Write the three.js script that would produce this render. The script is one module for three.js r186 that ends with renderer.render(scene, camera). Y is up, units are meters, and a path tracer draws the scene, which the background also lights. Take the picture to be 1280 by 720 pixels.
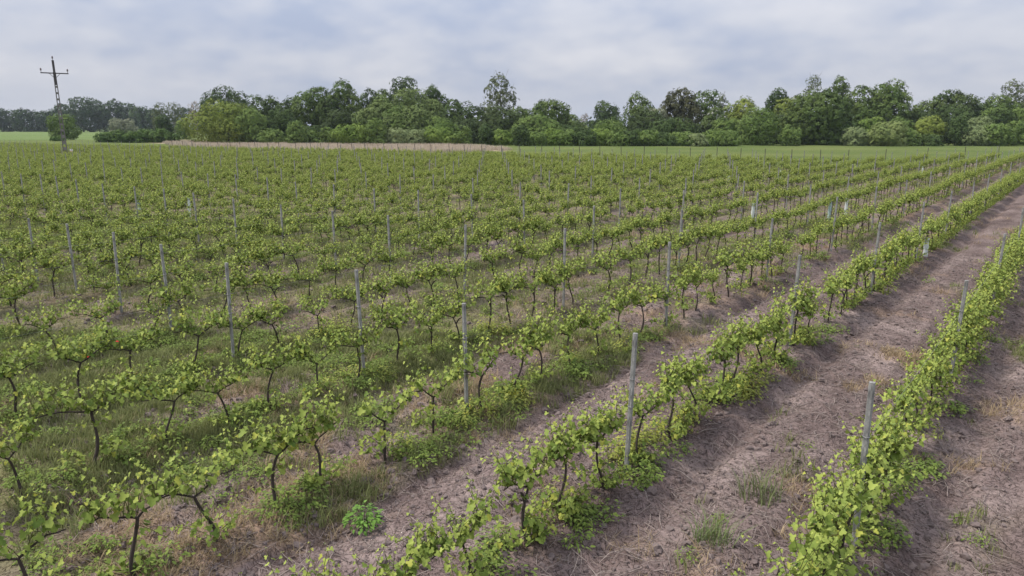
import * as THREE from 'three';
import { ImprovedNoise } from 'three/addons/math/ImprovedNoise.js';

// ---------------------------------------------------------------- camera, sky, sun, exposure
const scene = new THREE.Scene();
const YAW = THREE.MathUtils.degToRad(39.14), PITCH = THREE.MathUtils.degToRad(12.99), EYE = 4.2;
const camera = new THREE.PerspectiveCamera(44.5, 16 / 9, 0.1, 9000);
camera.position.set(0, EYE, 0);
camera.rotation.set(-PITCH, YAW, 0, 'YXZ');
const renderer = new THREE.WebGLRenderer({ antialias: true });
renderer.toneMapping = THREE.LinearToneMapping;
renderer.toneMappingExposure = 1.95;
renderer.shadowMap.enabled = true;

const noise3 = new ImprovedNoise();
const fbm = (x, y, z = 0, oct = 4) => { let s = 0, a = 0.5, f = 1; for (let i = 0; i < oct; i++) { s += a * noise3.noise(x * f, y * f, z + i * 7.3); a *= 0.5; f *= 2.03; } return s; };
const clamp = THREE.MathUtils.clamp, smooth = THREE.MathUtils.smoothstep, lerp = THREE.MathUtils.lerp;
function rand(seed) { let a = seed >>> 0; return () => { a = (a + 0x6d2b79f5) | 0; let t = Math.imul(a ^ (a >>> 15), 1 | a); t = (t + Math.imul(t ^ (t >>> 7), 61 | t)) ^ t; return ((t ^ (t >>> 14)) >>> 0) / 4294967296; }; }
const mix3 = (a, b, t) => [lerp(a[0], b[0], t), lerp(a[1], b[1], t), lerp(a[2], b[2], t)];

{ // overcast sky: a cloud layer seen in perspective, bluish where it is thick
  const W = 2048, H = 1024, data = new Float32Array(W * H * 4);
  const bright = [0.318, 0.322, 0.346], mid = [0.262, 0.276, 0.316], dark = [0.19, 0.218, 0.284];
  for (let r = 0; r < H; r++) {
    const el = ((r + 0.5) / H - 0.5) * Math.PI, sy = Math.sin(el);
    for (let c = 0; c < W; c++) {
      const az = ((c + 0.5) / W - 0.5) * 2 * Math.PI, dx = Math.cos(az) * Math.cos(el), dz = Math.sin(az) * Math.cos(el);
      let col = mid;
      if (sy > -0.01) {
        const k = 1 / (Math.max(sy, 0) + 0.3), px = dx * k, pz = dz * k;
        const big = fbm(px * 0.7 + 3.1, pz * 0.7 - 1.7, 0.3, 3), fine = fbm(px * 2.6 + 8, pz * 2.6, 4.2, 5), wisp = fbm(px * 9 + 2, pz * 9 + 5, 9.1, 4);
        const haze = 1 - smooth(sy, 0, 0.07);
        const v = clamp(0.5 + big * 0.85 + (fine * 0.85 + wisp * 0.35) * (1 - 0.55 * haze), 0, 1);
        col = v < 0.5 ? mix3(dark, mid, v * 2) : mix3(mid, bright, v * 2 - 1);
        col = mix3(col, [0.27, 0.286, 0.328], haze * 0.5);
      }
      const up = 1 + 1.8 * Math.max(0, sy), o = (r * W + c) * 4;
      data[o] = col[0] * up; data[o + 1] = col[1] * up; data[o + 2] = col[2] * up; data[o + 3] = 1;
    }
  }
  const sky = new THREE.DataTexture(data, W, H, THREE.RGBAFormat, THREE.FloatType);
  sky.mapping = THREE.EquirectangularReflectionMapping; sky.magFilter = THREE.LinearFilter; sky.minFilter = THREE.LinearFilter; sky.needsUpdate = true;
  scene.background = sky; scene.environment = sky;
}
const sun = new THREE.DirectionalLight(0xfff7ec, 2.3);
sun.position.set(-60, 130, 40); sun.target.position.set(0, 0, 0);
sun.castShadow = true; sun.shadow.radius = 18;
Object.assign(sun.shadow.camera, { left: -160, right: 160, top: 160, bottom: -160, near: 1, far: 600 });
sun.shadow.mapSize.set(4096, 4096); sun.name = 'sun';
scene.add(sun, sun.target);

// ---------------------------------------------------------------- helpers
const taken = new Map();
const numbered = (n) => { const i = taken.get(n) ?? 0; taken.set(n, i + 1); return i ? n + '_' + String(i).padStart(3, '0') : n; };
function tag(o, label, category, group, kind) { if (label) o.userData.label = label; if (category) o.userData.category = category; if (group) o.userData.group = group; if (kind) o.userData.kind = kind; return o; }
function part(name, geo, mat, parent) { const m = new THREE.Mesh(geo, mat); m.name = name; m.castShadow = m.receiveShadow = true; parent.add(m); return m; }
function thing(name, label, category, x, y, z, group, kind) { const g = new THREE.Group(); g.name = numbered(name); g.position.set(x, y, z); scene.add(g); return tag(g, label, category, group, kind); }

class Shape3 { // collects triangles with vertex colours
  constructor() { this.p = []; this.c = []; this.i = []; }
  vert(x, y, z, c) { this.p.push(x, y, z); this.c.push(c[0], c[1], c[2]); return this.p.length / 3 - 1; }
  tri(a, b, c) { this.i.push(a, b, c); }
  tube(pts, radii, seg, c, cap = true) {
    const rings = [], n = pts.length, t = new THREE.Vector3(), u = new THREE.Vector3(), v = new THREE.Vector3(), ref = new THREE.Vector3(0.31, 0.17, 0.93);
    for (let k = 0; k < n; k++) {
      t.copy(pts[Math.min(k + 1, n - 1)]).sub(pts[Math.max(k - 1, 0)]).normalize();
      u.crossVectors(t, Math.abs(t.dot(ref)) > 0.95 ? v.set(1, 0, 0) : ref).normalize(); v.crossVectors(t, u);
      const ring = [];
      for (let s = 0; s < seg; s++) { const a = (s / seg) * 2 * Math.PI, cx = Math.cos(a) * radii[k], cy = Math.sin(a) * radii[k]; ring.push(this.vert(pts[k].x + u.x * cx + v.x * cy, pts[k].y + u.y * cx + v.y * cy, pts[k].z + u.z * cx + v.z * cy, c)); }
      rings.push(ring);
    }
    for (let k = 0; k + 1 < n; k++) for (let s = 0; s < seg; s++) { const a = rings[k][s], b = rings[k][(s + 1) % seg], d = rings[k + 1][s], e = rings[k + 1][(s + 1) % seg]; this.tri(a, b, e); this.tri(a, e, d); }
    if (cap) { const top = this.vert(pts[n - 1].x, pts[n - 1].y, pts[n - 1].z, c); for (let s = 0; s < seg; s++) this.tri(rings[n - 1][s], rings[n - 1][(s + 1) % seg], top); }
  }
  blade(x, y, z, dx, dz, h, w, lean, c) { // a grass blade of three triangles, bending along (dx, dz)
    const sx = -dz * w, sz = dx * w, mx = x + dx * lean * 0.35, mz = z + dz * lean * 0.35;
    const a = this.vert(x - sx, y, z - sz, c), b = this.vert(x + sx, y, z + sz, c), d = this.vert(mx - sx * 0.8, y + h * 0.6, mz - sz * 0.8, c), e = this.vert(mx + sx * 0.8, y + h * 0.6, mz + sz * 0.8, c), f = this.vert(x + dx * lean, y + h, z + dz * lean, c);
    this.tri(a, b, e); this.tri(a, e, d); this.tri(d, e, f);
  }
  leaf(p, dir, nrm, size, c, outline, fold) { // outline: half rim from base to tip as [side, along]; mirrored, fanned round the midrib
    const s = new THREE.Vector3().crossVectors(dir, nrm).normalize(), n = new THREE.Vector3().crossVectors(s, dir).normalize();
    const at = (u, v, w) => this.vert(p.x + (s.x * u + dir.x * v + n.x * w) * size, p.y + (s.y * u + dir.y * v + n.y * w) * size, p.z + (s.z * u + dir.z * v + n.z * w) * size, c);
    const mid = at(0, 0.4, 0), rim = [];
    for (const [u, v] of outline) rim.push(at(u, v, fold * u - 0.18 * v * v));
    for (let k = outline.length - 2; k > 0; k--) rim.push(at(-outline[k][0], outline[k][1], fold * outline[k][0] - 0.18 * outline[k][1] ** 2));
    for (let k = 0; k < rim.length; k++) this.tri(mid, rim[k], rim[(k + 1) % rim.length]);
  }
  build() {
    const g = new THREE.BufferGeometry();
    g.setAttribute('position', new THREE.BufferAttribute(new Float32Array(this.p), 3));
    g.setAttribute('color', new THREE.BufferAttribute(new Float32Array(this.c), 3));
    g.setIndex(new THREE.BufferAttribute(new Uint32Array(this.i), 1));
    g.computeVertexNormals();
    return g;
  }
}
const V = (x, y, z) => new THREE.Vector3(x, y, z);
const leafy = (through = 0.35, rough = 0.8) => new THREE.MeshPhysicalMaterial({ vertexColors: true, roughness: rough, transmission: through, thickness: 0, side: THREE.DoubleSide, specularIntensity: 0.3 });
const woody = () => new THREE.MeshStandardMaterial({ vertexColors: true, roughness: 0.95 });
const vineLeafMat = Object.assign(leafy(0.32, 0.85), { clearcoat: 0.12, clearcoatRoughness: 0.45 }), vineWoodMat = woody(), treeLeafMat = leafy(0.18, 0.95), treeWoodMat = woody(), grassMat = leafy(0.3, 0.9), strawMat = new THREE.MeshStandardMaterial({ vertexColors: true, roughness: 0.9, side: THREE.DoubleSide });

// the field in its own metres: the rows run along -z (distance "s"), side by side along x
const ROW0 = -1.35, GAP = 2.55, ROWS = 63;
const rowX = (k) => ROW0 - GAP * k;
const rowEnd = (x) => (x > -17.5 ? 79 + (x + 17.5) * 3 : 77.3 + (x + 19.2) * 0.225);
const camX = (x, z) => x * Math.cos(YAW) + -z * Math.sin(YAW), camZ = (x, z) => -x * Math.sin(YAW) + -z * Math.cos(YAW); // across and ahead of the camera, for choosing what is in view

// ---------------------------------------------------------------- ground
const inside = (poly, x, z) => { let on = false; for (let i = 0, j = poly.length - 1; i < poly.length; j = i++) { const [xi, zi] = poly[i], [xj, zj] = poly[j]; if (zi > z !== zj > z && x < ((xj - xi) * (z - zi)) / (zj - zi) + xi) on = !on; } return on; };
const DRY = [[-207.8, -95.2], [-158.8, -92.5], [-109.9, -116.8], [-80.8, -99.3], [-78.4, -80.6], [-93.8, -68.1], [-105.9, -66.0], [-149.4, -71.8]];
const CROP = [[-418.1, 64.4], [-211.4, -103.9], [-424.7, -208.8], [-877.3, -446.4], [-1758.6, 270.8]];
const FINE = { x0: -15, x1: 3, z0: -21, z1: 1 };
const fineness = (x, z) => 1 - smooth(Math.max(FINE.x0 - x, x - FINE.x1, FINE.z0 - z, z - FINE.z1), -0.5, 8);
function alley(x) { const k = Math.round((ROW0 - x) / GAP), u = x - rowX(k); return { k, u: Math.abs(u), mid: GAP / 2 - Math.abs(u) }; } // u: from the nearest row; mid: from the middle of the alley
function groundY(x, z) {
  let y = fbm(x * 0.11, z * 0.11, 2.2, 3) * 0.16;
  if (-z < rowEnd(x) + 2 && x > -168 && x < 8) {
    const { u, mid } = alley(x), wob = fbm(x * 0.2, z * 0.35, 5, 2) * 0.25;
    y += 0.07 * Math.exp(-((u / 0.3) ** 2)) - 0.1 * Math.exp(-(((mid - 0.62 + wob) / 0.15) ** 4));
  }
  const f = fineness(x, z);
  if (f > 0) y += f * (fbm(x * 1.3, z * 1.1, 1.1, 3) * 0.1 + fbm(x * 4.1, z * 3.1, 3.3, 2) * 0.1 + Math.abs(fbm(x * 6.3, z * 4.6, 8.3, 2)) * 0.08);
  return y;
}
// how much green and how much dry grass covers the soil
function cover(x, z) {
  const s = -z, n = fbm(x * 0.55, z * 0.4, 6, 3), m = fbm(x * 1.7, z * 1.2, 9, 2), { u } = alley(x);
  if (s > rowEnd(x) + 1.5 || x < -165 || x > 8) return [1, 0.2];
  let g = x > -5.9 ? -0.2 : lerp(0.1, 0.7, smooth(-x, 5.9, 10)) * lerp(1, 0.4, smooth(s, 9, 20) * (x > -19 ? 1 : 0.1));
  if (x > -0.9) g = 0.06;
  if (u < 0.55) g += 0.26 * (1 - u / 0.55) * clamp(0.5 + m * 4, 0, 1.6);
  const green = clamp(g + n * 1.3 + m * 0.6, 0, 1) * smooth(g + n * 1.2, 0.02, 0.3);
  const dry = clamp((x < -6 ? lerp(0.36, 0.12, smooth(-x, 8, 12)) - (x > -19 ? 0.3 * smooth(s, 9, 18) : 0) : -0.22) + fbm(x * 0.7 + 4, z * 0.6, 12, 3) * 2.1, 0, 0.85) * (1 - green);
  return [green, dry];
}
const SOIL = [0.158, 0.122, 0.114], SOIL_DARK = [0.08, 0.06, 0.056], SOIL_PALE = [0.262, 0.212, 0.196], TURF = [0.145, 0.152, 0.058], DRYGRASS = [0.33, 0.235, 0.155];
function groundColour(x, z) {
  const s = -z, n = fbm(x * 0.9, z * 0.7, 15, 4), b = fbm(x * 0.06, z * 0.06, 18, 3);
  if (inside(CROP, x, z)) return mix3([0.1, 0.16, 0.046], [0.14, 0.185, 0.07], clamp(0.5 + b * 1.5 + n * 0.5, 0, 1));
  if (s > rowEnd(x) + 1.5 || x < -165 || x > 8) {
    const wx = x + fbm(x * 0.08, z * 0.08, 33, 3) * 14, wz = z + fbm(x * 0.08, z * 0.08, 41, 3) * 14;
    if (inside(DRY, wx, wz)) return mix3([0.32, 0.265, 0.2], [0.25, 0.23, 0.13], clamp(0.4 + b + n, 0, 1));
    return mix3([0.088, 0.125, 0.036], [0.13, 0.158, 0.052], clamp(0.45 + b * 1.6 + n * 0.6, 0, 1));
  }
  const [g, d] = cover(x, z), { mid } = alley(x);
  const rut = Math.exp(-(((mid - 0.3 + fbm(x * 0.2, z * 0.35, 5, 2) * 0.3) / 0.18) ** 2)); // trodden straw lies paler between the wheel tracks
  let c = mix3(SOIL, n < 0 ? SOIL_DARK : SOIL_PALE, clamp(Math.abs(n) * 2.4, 0, 1));
  c = mix3(c, SOIL_PALE, rut * 0.35 * clamp(0.5 + fbm(x * 2, z * 0.6, 28, 3) * 2, 0, 1));
  c = mix3(c, DRYGRASS, d * 0.75);
  return mix3(c, TURF, g * 0.8);
}
const FIBRE = 2048, FIBRE_M = 5;
function fibreTextures() { // matted dry stems and crumbs of soil, 5 m a side, seamless
  const rnd = rand(11), cv = document.createElement('canvas'), hv = document.createElement('canvas');
  cv.width = cv.height = hv.width = hv.height = FIBRE;
  const a = cv.getContext('2d'), b = hv.getContext('2d');
  a.fillStyle = 'rgb(186,184,184)'; a.fillRect(0, 0, FIBRE, FIBRE); b.fillStyle = 'rgb(110,110,110)'; b.fillRect(0, 0, FIBRE, FIBRE);
  const wrap = (x, y, r, draw) => { for (const ox of [-FIBRE, 0, FIBRE]) for (const oy of [-FIBRE, 0, FIBRE]) if (x + ox > -r && x + ox < FIBRE + r && y + oy > -r && y + oy < FIBRE + r) draw(x + ox, y + oy); };
  for (let i = 0; i < 22000; i++) { // crumbs
    const x = rnd() * FIBRE, y = rnd() * FIBRE, r = 2 + rnd() * rnd() * 15, v = 95 + rnd() * 140, h = 30 + rnd() * 190, e = 0.5 + rnd() * 0.8, th = rnd() * 3.14, al = 0.12 + rnd() * 0.3;
    wrap(x, y, r, (X, Y) => { a.fillStyle = `rgba(${v},${v * 0.985},${v * 0.975},${al})`; a.beginPath(); a.ellipse(X, Y, r, r * e, th, 0, 6.29); a.fill(); b.fillStyle = `rgba(${h},${h},${h},${al + 0.1})`; b.beginPath(); b.ellipse(X, Y, r, r * e, th, 0, 6.29); b.fill(); });
  }
  for (let i = 0; i < 26000; i++) { // stems
    const x = rnd() * FIBRE, y = rnd() * FIBRE, L = 6 + rnd() * rnd() * 60, th = rnd() * 6.29, bend = (rnd() - 0.5) * 1.2, pale = rnd() < 0.56, v = pale ? 200 + rnd() * 55 : 75 + rnd() * 70, w = 0.8 + rnd() * 1.9, al = 0.3 + rnd() * 0.5;
    wrap(x, y, L, (X, Y) => {
      for (const [ctx, st] of [[a, `rgba(${v},${v * (pale ? 0.97 : 0.98)},${v * (pale ? 0.94 : 0.97)},${al})`], [b, pale ? `rgba(215,215,215,${al})` : `rgba(40,40,40,${al})`]]) {
        ctx.strokeStyle = st; ctx.lineWidth = w; ctx.beginPath(); ctx.moveTo(X, Y); ctx.quadraticCurveTo(X + Math.cos(th) * L * 0.5, Y + Math.sin(th) * L * 0.5, X + Math.cos(th + bend) * L, Y + Math.sin(th + bend) * L); ctx.stroke();
      }
    });
  }
  const make = (c, srgb) => { const t = new THREE.CanvasTexture(c); t.wrapS = t.wrapT = THREE.RepeatWrapping; t.magFilter = THREE.LinearFilter; if (srgb) t.colorSpace = THREE.SRGBColorSpace; return t; };
  return [make(cv, true), make(hv, false)];
}
{
  const axis = (lo, hi, step, growLow, growHigh, end) => { const a = []; for (let v = lo; v <= hi + 1e-6; v += step) a.push(v); for (let v = lo, d = step; v > -end;) { d *= growLow(v); v -= d; a.unshift(v); } for (let v = hi, d = step; v < end;) { d *= growHigh(v); v += d; a.push(v); } return a; };
  const xs = axis(FINE.x0, FINE.x1, 0.075, (v) => (v > -170 ? 1.018 : 1.13), () => 1.16, 4200);
  const zs = axis(FINE.z0, FINE.z1, 0.075, (v) => (v > -160 ? 1.03 : 1.12), () => 1.16, 4200);
  const nx = xs.length, nz = zs.length, P = new Float32Array(nx * nz * 3), C = new Float32Array(nx * nz * 3), U = new Float32Array(nx * nz * 2), I = new Uint32Array((nx - 1) * (nz - 1) * 6);
  for (let j = 0, o = 0; j < nz; j++) for (let i = 0; i < nx; i++, o++) {
    const x = xs[i], z = zs[j], c = groundColour(x, z);
    P.set([x, groundY(x, z), z], o * 3); C.set(c.map((v) => Math.min(1, v / 0.5)), o * 3); U.set([x / FIBRE_M, z / FIBRE_M], o * 2);
  }
  for (let j = 0, o = 0; j + 1 < nz; j++) for (let i = 0; i + 1 < nx; i++, o += 6) { const a = j * nx + i; I.set([a, a + nx, a + 1, a + 1, a + nx, a + nx + 1], o); }
  const g = new THREE.BufferGeometry();
  g.setAttribute('position', new THREE.BufferAttribute(P, 3)); g.setAttribute('color', new THREE.BufferAttribute(C, 3)); g.setAttribute('uv', new THREE.BufferAttribute(U, 2)); g.setIndex(new THREE.BufferAttribute(I, 1)); g.computeVertexNormals();
  const [map, bump] = fibreTextures();
  const m = new THREE.Mesh(g, new THREE.MeshPhysicalMaterial({ vertexColors: true, map, bumpMap: bump, bumpScale: 0.06, roughness: 1, specularIntensity: 0.12 }));
  m.name = 'ground'; m.receiveShadow = true; scene.add(m);
  tag(m, 'bare purplish brown soil matted with dry stems, turning to green meadow behind the vineyard', 'ground', null, 'structure');
}

// ---------------------------------------------------------------- grapevines
const GRAPE = [[0, 0.08], [0.4, -0.08], [0.56, 0.3], [0.31, 0.45], [0.36, 0.76], [0, 1]];
const OVAL = [[0, 0], [0.26, 0.3], [0.2, 0.7], [0, 1]];
const YOUNG = [0.37, 0.43, 0.092], RIPE = [0.165, 0.23, 0.04], BARK = [0.045, 0.034, 0.028], CANE = [0.13, 0.13, 0.04];
function shoot(S, rnd, base, dir, L, size, droop = 0.25) {
  const n = Math.max(3, Math.round(L / 0.037)), pts = [base.clone()], p = base.clone(), d = dir.clone().normalize();
  const turn = rnd() * 6.28;
  for (let i = 1; i <= n; i++) {
    d.x += (rnd() - 0.5) * 0.25; d.z += (rnd() - 0.5) * 0.25; d.y += (rnd() - 0.5) * 0.15 - droop * 0.05; d.normalize();
    p.addScaledVector(d, L / n); pts.push(p.clone());
    const f = i / n, sz = size * (f < 0.3 ? 0.75 + f : 1.05 - 0.75 * ((f - 0.3) / 0.7)) * (0.68 + rnd() * 0.62), a = turn + i * 2.6 + rnd() * 0.8;
    const out = V(Math.cos(a), 0.15 + rnd() * 0.5, Math.sin(a)).normalize(), q = p.clone().addScaledVector(out, sz * 0.55);
    const nrm = V((rnd() - 0.5) * 1.1 + out.x * 0.35, 1, (rnd() - 0.5) * 1.1 + out.z * 0.35).normalize(), ld = out.clone().setY(-0.25 - rnd() * 0.5).normalize();
    const shade = mix3(mix3(RIPE, YOUNG, clamp(f * 0.8 + (rnd() - 0.5) * 0.8, 0, 1)), rnd() < 0.35 ? [0.42, 0.42, 0.07] : [0.08, 0.14, 0.02], rnd() < 0.14 ? 0.7 : 0);
    S.leaf(q, ld, nrm, sz, shade, GRAPE, 0.15 + rnd() * 0.6);
    if (i === n) S.leaf(p, V(d.x, d.y + 0.4, d.z).normalize(), V(-d.z, 0.3, d.x).normalize(), sz * 0.7, YOUNG, OVAL, 0.3);
  }
  S.tube(pts.filter((_, i) => i % 2 === 0 || i === n), pts.filter((_, i) => i % 2 === 0 || i === n).map((_, i, l) => 0.0045 - 0.003 * (i / l.length)), 3, CANE, false);
}
function makeVine(seed, o) { // the row runs along z
  const rnd = rand(seed), trunk = new Shape3(), cordon = new Shape3(), top = new Shape3(), foot = new Shape3();
  const h = o.head * (0.92 + rnd() * 0.16), lean = (rnd() - 0.5) * 2 * o.lean, side = (rnd() - 0.5) * 0.14, pts = [], rad = [];
  const b1 = (rnd() - 0.5) * 0.1, b2 = (rnd() - 0.5) * 0.07, ph = rnd() * 6;
  for (let i = 0; i <= 9; i++) { const f = i / 9; pts.push(V(side * f + Math.sin(f * 5 + ph) * b2 * Math.min(1, f * 3), -0.06 + f * (h + 0.06), lean * f * f + Math.sin(f * 4.2 + ph) * b1 * Math.min(1, f * 3))); rad.push((0.0185 - 0.006 * f) * (0.85 + rnd() * 0.35)); }
  trunk.tube(pts, rad, 6, BARK);
  const head = pts[9];
  if (rnd() < 0.2) { const q = pts[7], e = q.clone().add(V((rnd() - 0.5) * 0.16, 0.1 + rnd() * 0.1, (rnd() - 0.5) * 0.3)); trunk.tube([q, q.clone().lerp(e, 0.5).add(V(0, 0.03, 0)), e], [0.016, 0.014, 0.011], 5, BARK); }
  const arms = [];
  for (const s of [-1, 1]) {
    const L = o.arm * (s > 0 ? 1 : o.lop) * (0.8 + rnd() * 0.35), arm = [];
    for (let i = 0; i <= 5; i++) { const f = i / 5; arm.push(V(head.x * (1 - f) + (rnd() - 0.5) * 0.03, head.y + (o.wire - head.y) * Math.min(1, f * 1.6) + (rnd() - 0.5) * 0.025, head.z + s * L * f)); }
    arm[0].copy(head);
    if (L > 0.08) { cordon.tube(arm, arm.map((_, i) => 0.0115 - 0.0011 * i), 5, BARK); arms.push(arm); }
  }
  const any = () => { const arm = arms[Math.floor(rnd() * arms.length)], f = rnd() * 4.99, i = Math.floor(f); return arm[i].clone().lerp(arm[i + 1], f - i); };
  for (let i = 0; i < o.shoots; i++) shoot(top, rnd, any(), V((rnd() - 0.5) * 1.5, 0.6 + rnd() * 1.2, (rnd() - 0.5) * 0.9), o.len * (0.4 + rnd() * 0.85), o.leaf, 0.45);
  for (let i = 0; i < o.hang; i++) { const q = rnd() < 0.5 ? any() : pts[3 + Math.floor(rnd() * 6)]; shoot(top, rnd, q.clone(), V((rnd() - 0.5) * 2, -0.1 + rnd() * 0.6, (rnd() - 0.5) * 1.4), o.len * (0.5 + rnd() * 0.5), o.leaf, 1.2); }
  for (let i = 0; i < o.basal; i++) { const a = rnd() * 6.28, q = V(Math.cos(a) * 0.05, 0.02 + rnd() * 0.12, Math.sin(a) * 0.09); shoot(foot, rnd, q, V(Math.cos(a) * 0.8, 0.5 + rnd() * 0.8, Math.sin(a) * 1.1), o.basalLen * (0.5 + rnd() * 0.7), o.leaf * 0.95, 0.5); }
  return { trunk: trunk.build(), cordon: cordon.build(), foliage: top.build(), basal: o.basal ? foot.build() : null, tris: (trunk.i.length + cordon.i.length + top.i.length + foot.i.length) / 3 };
}
const KIND = {
  hedge: { head: 0.58, lean: 0.14, arm: 0.5, lop: 1, wire: 0.72, shoots: 24, len: 0.5, leaf: 0.071, hang: 12, basal: 8, basalLen: 0.42, text: 'grapevine leafy down to the soil' },
  skirted: { head: 0.6, lean: 0.2, arm: 0.46, lop: 0.9, wire: 0.72, shoots: 22, len: 0.48, leaf: 0.071, hang: 9, basal: 15, basalLen: 0.42, text: 'grapevine with thick leafy skirt' },
  open: { head: 0.56, lean: 0.2, arm: 0.46, lop: 0.8, wire: 0.68, shoots: 18, len: 0.5, leaf: 0.071, hang: 4, basal: 0, basalLen: 0, text: 'sparse grapevine on bare trunk' },
  footed: { head: 0.56, lean: 0.18, arm: 0.46, lop: 0.8, wire: 0.68, shoots: 17, len: 0.48, leaf: 0.071, hang: 4, basal: 9, basalLen: 0.36, text: 'sparse grapevine with leafy foot' },
  spare: { head: 0.52, lean: 0.18, arm: 0.42, lop: 0.75, wire: 0.66, shoots: 14, len: 0.46, leaf: 0.071, hang: 3, basal: 6, basalLen: 0.3, text: 'thinly leaved grapevine' },
  topped: { head: 0.66, lean: 0.14, arm: 0.5, lop: 1, wire: 0.76, shoots: 24, len: 0.46, leaf: 0.069, hang: 7, basal: 0, basalLen: 0, text: 'full-topped grapevine on bare trunk' },
  bushy: { head: 0.58, lean: 0.15, arm: 0.48, lop: 0.9, wire: 0.7, shoots: 22, len: 0.5, leaf: 0.069, hang: 7, basal: 7, basalLen: 0.38, text: 'full-topped grapevine with low shoots' },
};
let vineTris = 0;
const protos = {};
Object.entries(KIND).forEach(([n, o], i) => { protos[n] = []; for (let v = 0; v < 5; v++) { const p = makeVine(100 + i * 17 + v, o); protos[n].push(p); vineTris += p.tris; } });
const ORD = ['first', 'second', 'third', 'fourth', 'fifth', 'sixth', 'seventh', 'eighth', 'ninth', 'tenth'];
const rowText = (k) => k <= 0 ? 'in the hedge-like row' : k === 1 ? 'across the bare track from the hedge-like row' : k < 10 ? `in the ${ORD[k]} row from the hedge-like row` : 'deep in the field of rows';
const rowGroup = (k) => k <= 0 ? 'hedge-like row' : k === 1 ? 'row across the bare track' : k < 10 ? `${ORD[k]} row` : 'rows deep in the field';

const TUBES = [[1, 25.75], [3, 33.5], [4, 31], [3, 36.3], [8, 53.1], [7, 57.2], [4, 70.7], [12, 15.65], [14, 15.65]];
const POSTS = [];
{
  const rnd = rand(21), all = POSTS;
  for (let k = -1; k < ROWS; k++) {
    const x = rowX(k), end = rowEnd(x), off = k < 4 ? 7.06 : 6.3;
    for (let i = -3; i < 24; i++) {
      const s = off + i * 5.92 + (rnd() - 0.5) * 0.3, jx = (rnd() - 0.5) * 0.08, v = Math.floor(rnd() * 3), tx = (rnd() - 0.5) * 0.05, tz = (rnd() - 0.5) * 0.05, ry = (rnd() - 0.5) * 0.2;
      if (s > end - 2.5 || (k >= 0 && k < 4 && s < 2.5) || s < -x * 0.14 - 3) continue;
      const X = camX(x + jx, -s), Z = camZ(x + jx, -s);
      all.push({ k, x: x + jx, z: -s, y: groundY(x + jx, -s), v, tx, tz, rot: ry, scale: 1, depth: Math.hypot(X, Z), seen: Z > 3 && Math.abs(X / Z) < 0.725 && (EYE - 1.7) / Z < 0.7 });
    }
  }
}
const spots = [];
{
  const rnd = rand(5);
  for (let k = -1; k < ROWS; k++) {
    const x = rowX(k), end = rowEnd(x) - 1;
    for (let s = Math.max(k < 0 ? 3 : 0.6, -x * 0.15 - 2.5) + rnd() * 0.8; s < end; s += 0.68 + rnd() * 0.24) {
      const gap = rnd(), which = rnd(), v = Math.floor(rnd() * 5), turn = rnd() < 0.5, jit = (rnd() - 0.5) * 0.1, scale = 0.88 + rnd() * 0.26, yaw = (rnd() - 0.5) * 0.3;
      if (gap < (k > 1 ? 0.06 : k === 1 && s < 9 ? 0 : 0.03) || TUBES.some(([tk, ts]) => tk === k && Math.abs(ts - s) < 0.4)) continue;
      let kind = k <= 0 ? 'hedge' : k === 1 ? (which < 0.82 ? 'skirted' : 'bushy') : k === 2 && s < 7.5 ? (which < 0.6 ? 'spare' : which < 0.8 ? 'footed' : 'open') : k === 2 ? (s < 16 ? (which < 0.42 ? 'footed' : which < 0.66 ? 'open' : which < 0.8 ? 'skirted' : 'bushy') : which < 0.4 ? 'bushy' : 'topped') : which < lerp(0.2, 0.75, smooth(s + x * 0.35, 4, 14)) ? 'topped' : which < 0.9 ? 'bushy' : 'open';
      if (k > 2 && k < 7 && s < 8.5) kind = which < 0.2 ? 'open' : which < 0.35 ? 'spare' : which < 0.6 ? 'footed' : which < 0.9 ? 'bushy' : 'topped';
      if (Math.hypot(x + 104.74, 35.92 - s) < 3.2 || (Math.abs(x + 102.2 ) < 3.4 && Math.abs(s - 35) < 2.6)) continue;
      const px = x + jit, y = groundY(px, -s), Z = camZ(px, -s), X = camX(px, -s), depth = Math.hypot(X, Z);
      const below = (EYE - 0.9) / Math.max(Z, 0.1);
      spots.push({ k, s, x: px, y, kind, v, rot: (turn ? Math.PI : 0) + yaw, scale, depth, seen: Z > 3.2 && Math.abs(X / Z) < 0.735 && below < 0.72 });
    }
  }
}
const single = new Set([...spots].filter((p) => p.seen).sort((a, b) => a.depth - b.depth).slice(0, 300));
for (const p of single) {
  const q = protos[p.kind][p.v], by = POSTS.some((o) => o.k === p.k && Math.abs(-o.z - p.s) < 0.46) ? ' beside a post' : '', t = thing('grapevine', `${KIND[p.kind].text} ${rowText(p.k)}${by}`, 'grapevine', p.x, p.y, -p.s, `grapevines: ${p.kind === 'hedge' ? '' : KIND[p.kind].text.replace('grapevine ', '') + ', '}${rowGroup(p.k)}${by}`);
  t.rotation.y = p.rot; t.scale.setScalar(p.scale);
  part('trunk', q.trunk, vineWoodMat, t); part('cordon', q.cordon, vineWoodMat, t);
  tag(part('foliage', q.foliage, vineLeafMat, t), null, null, null, 'stuff');
  if (q.basal) tag(part('basal_foliage', q.basal, vineLeafMat, t), null, null, null, 'stuff');
}
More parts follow.
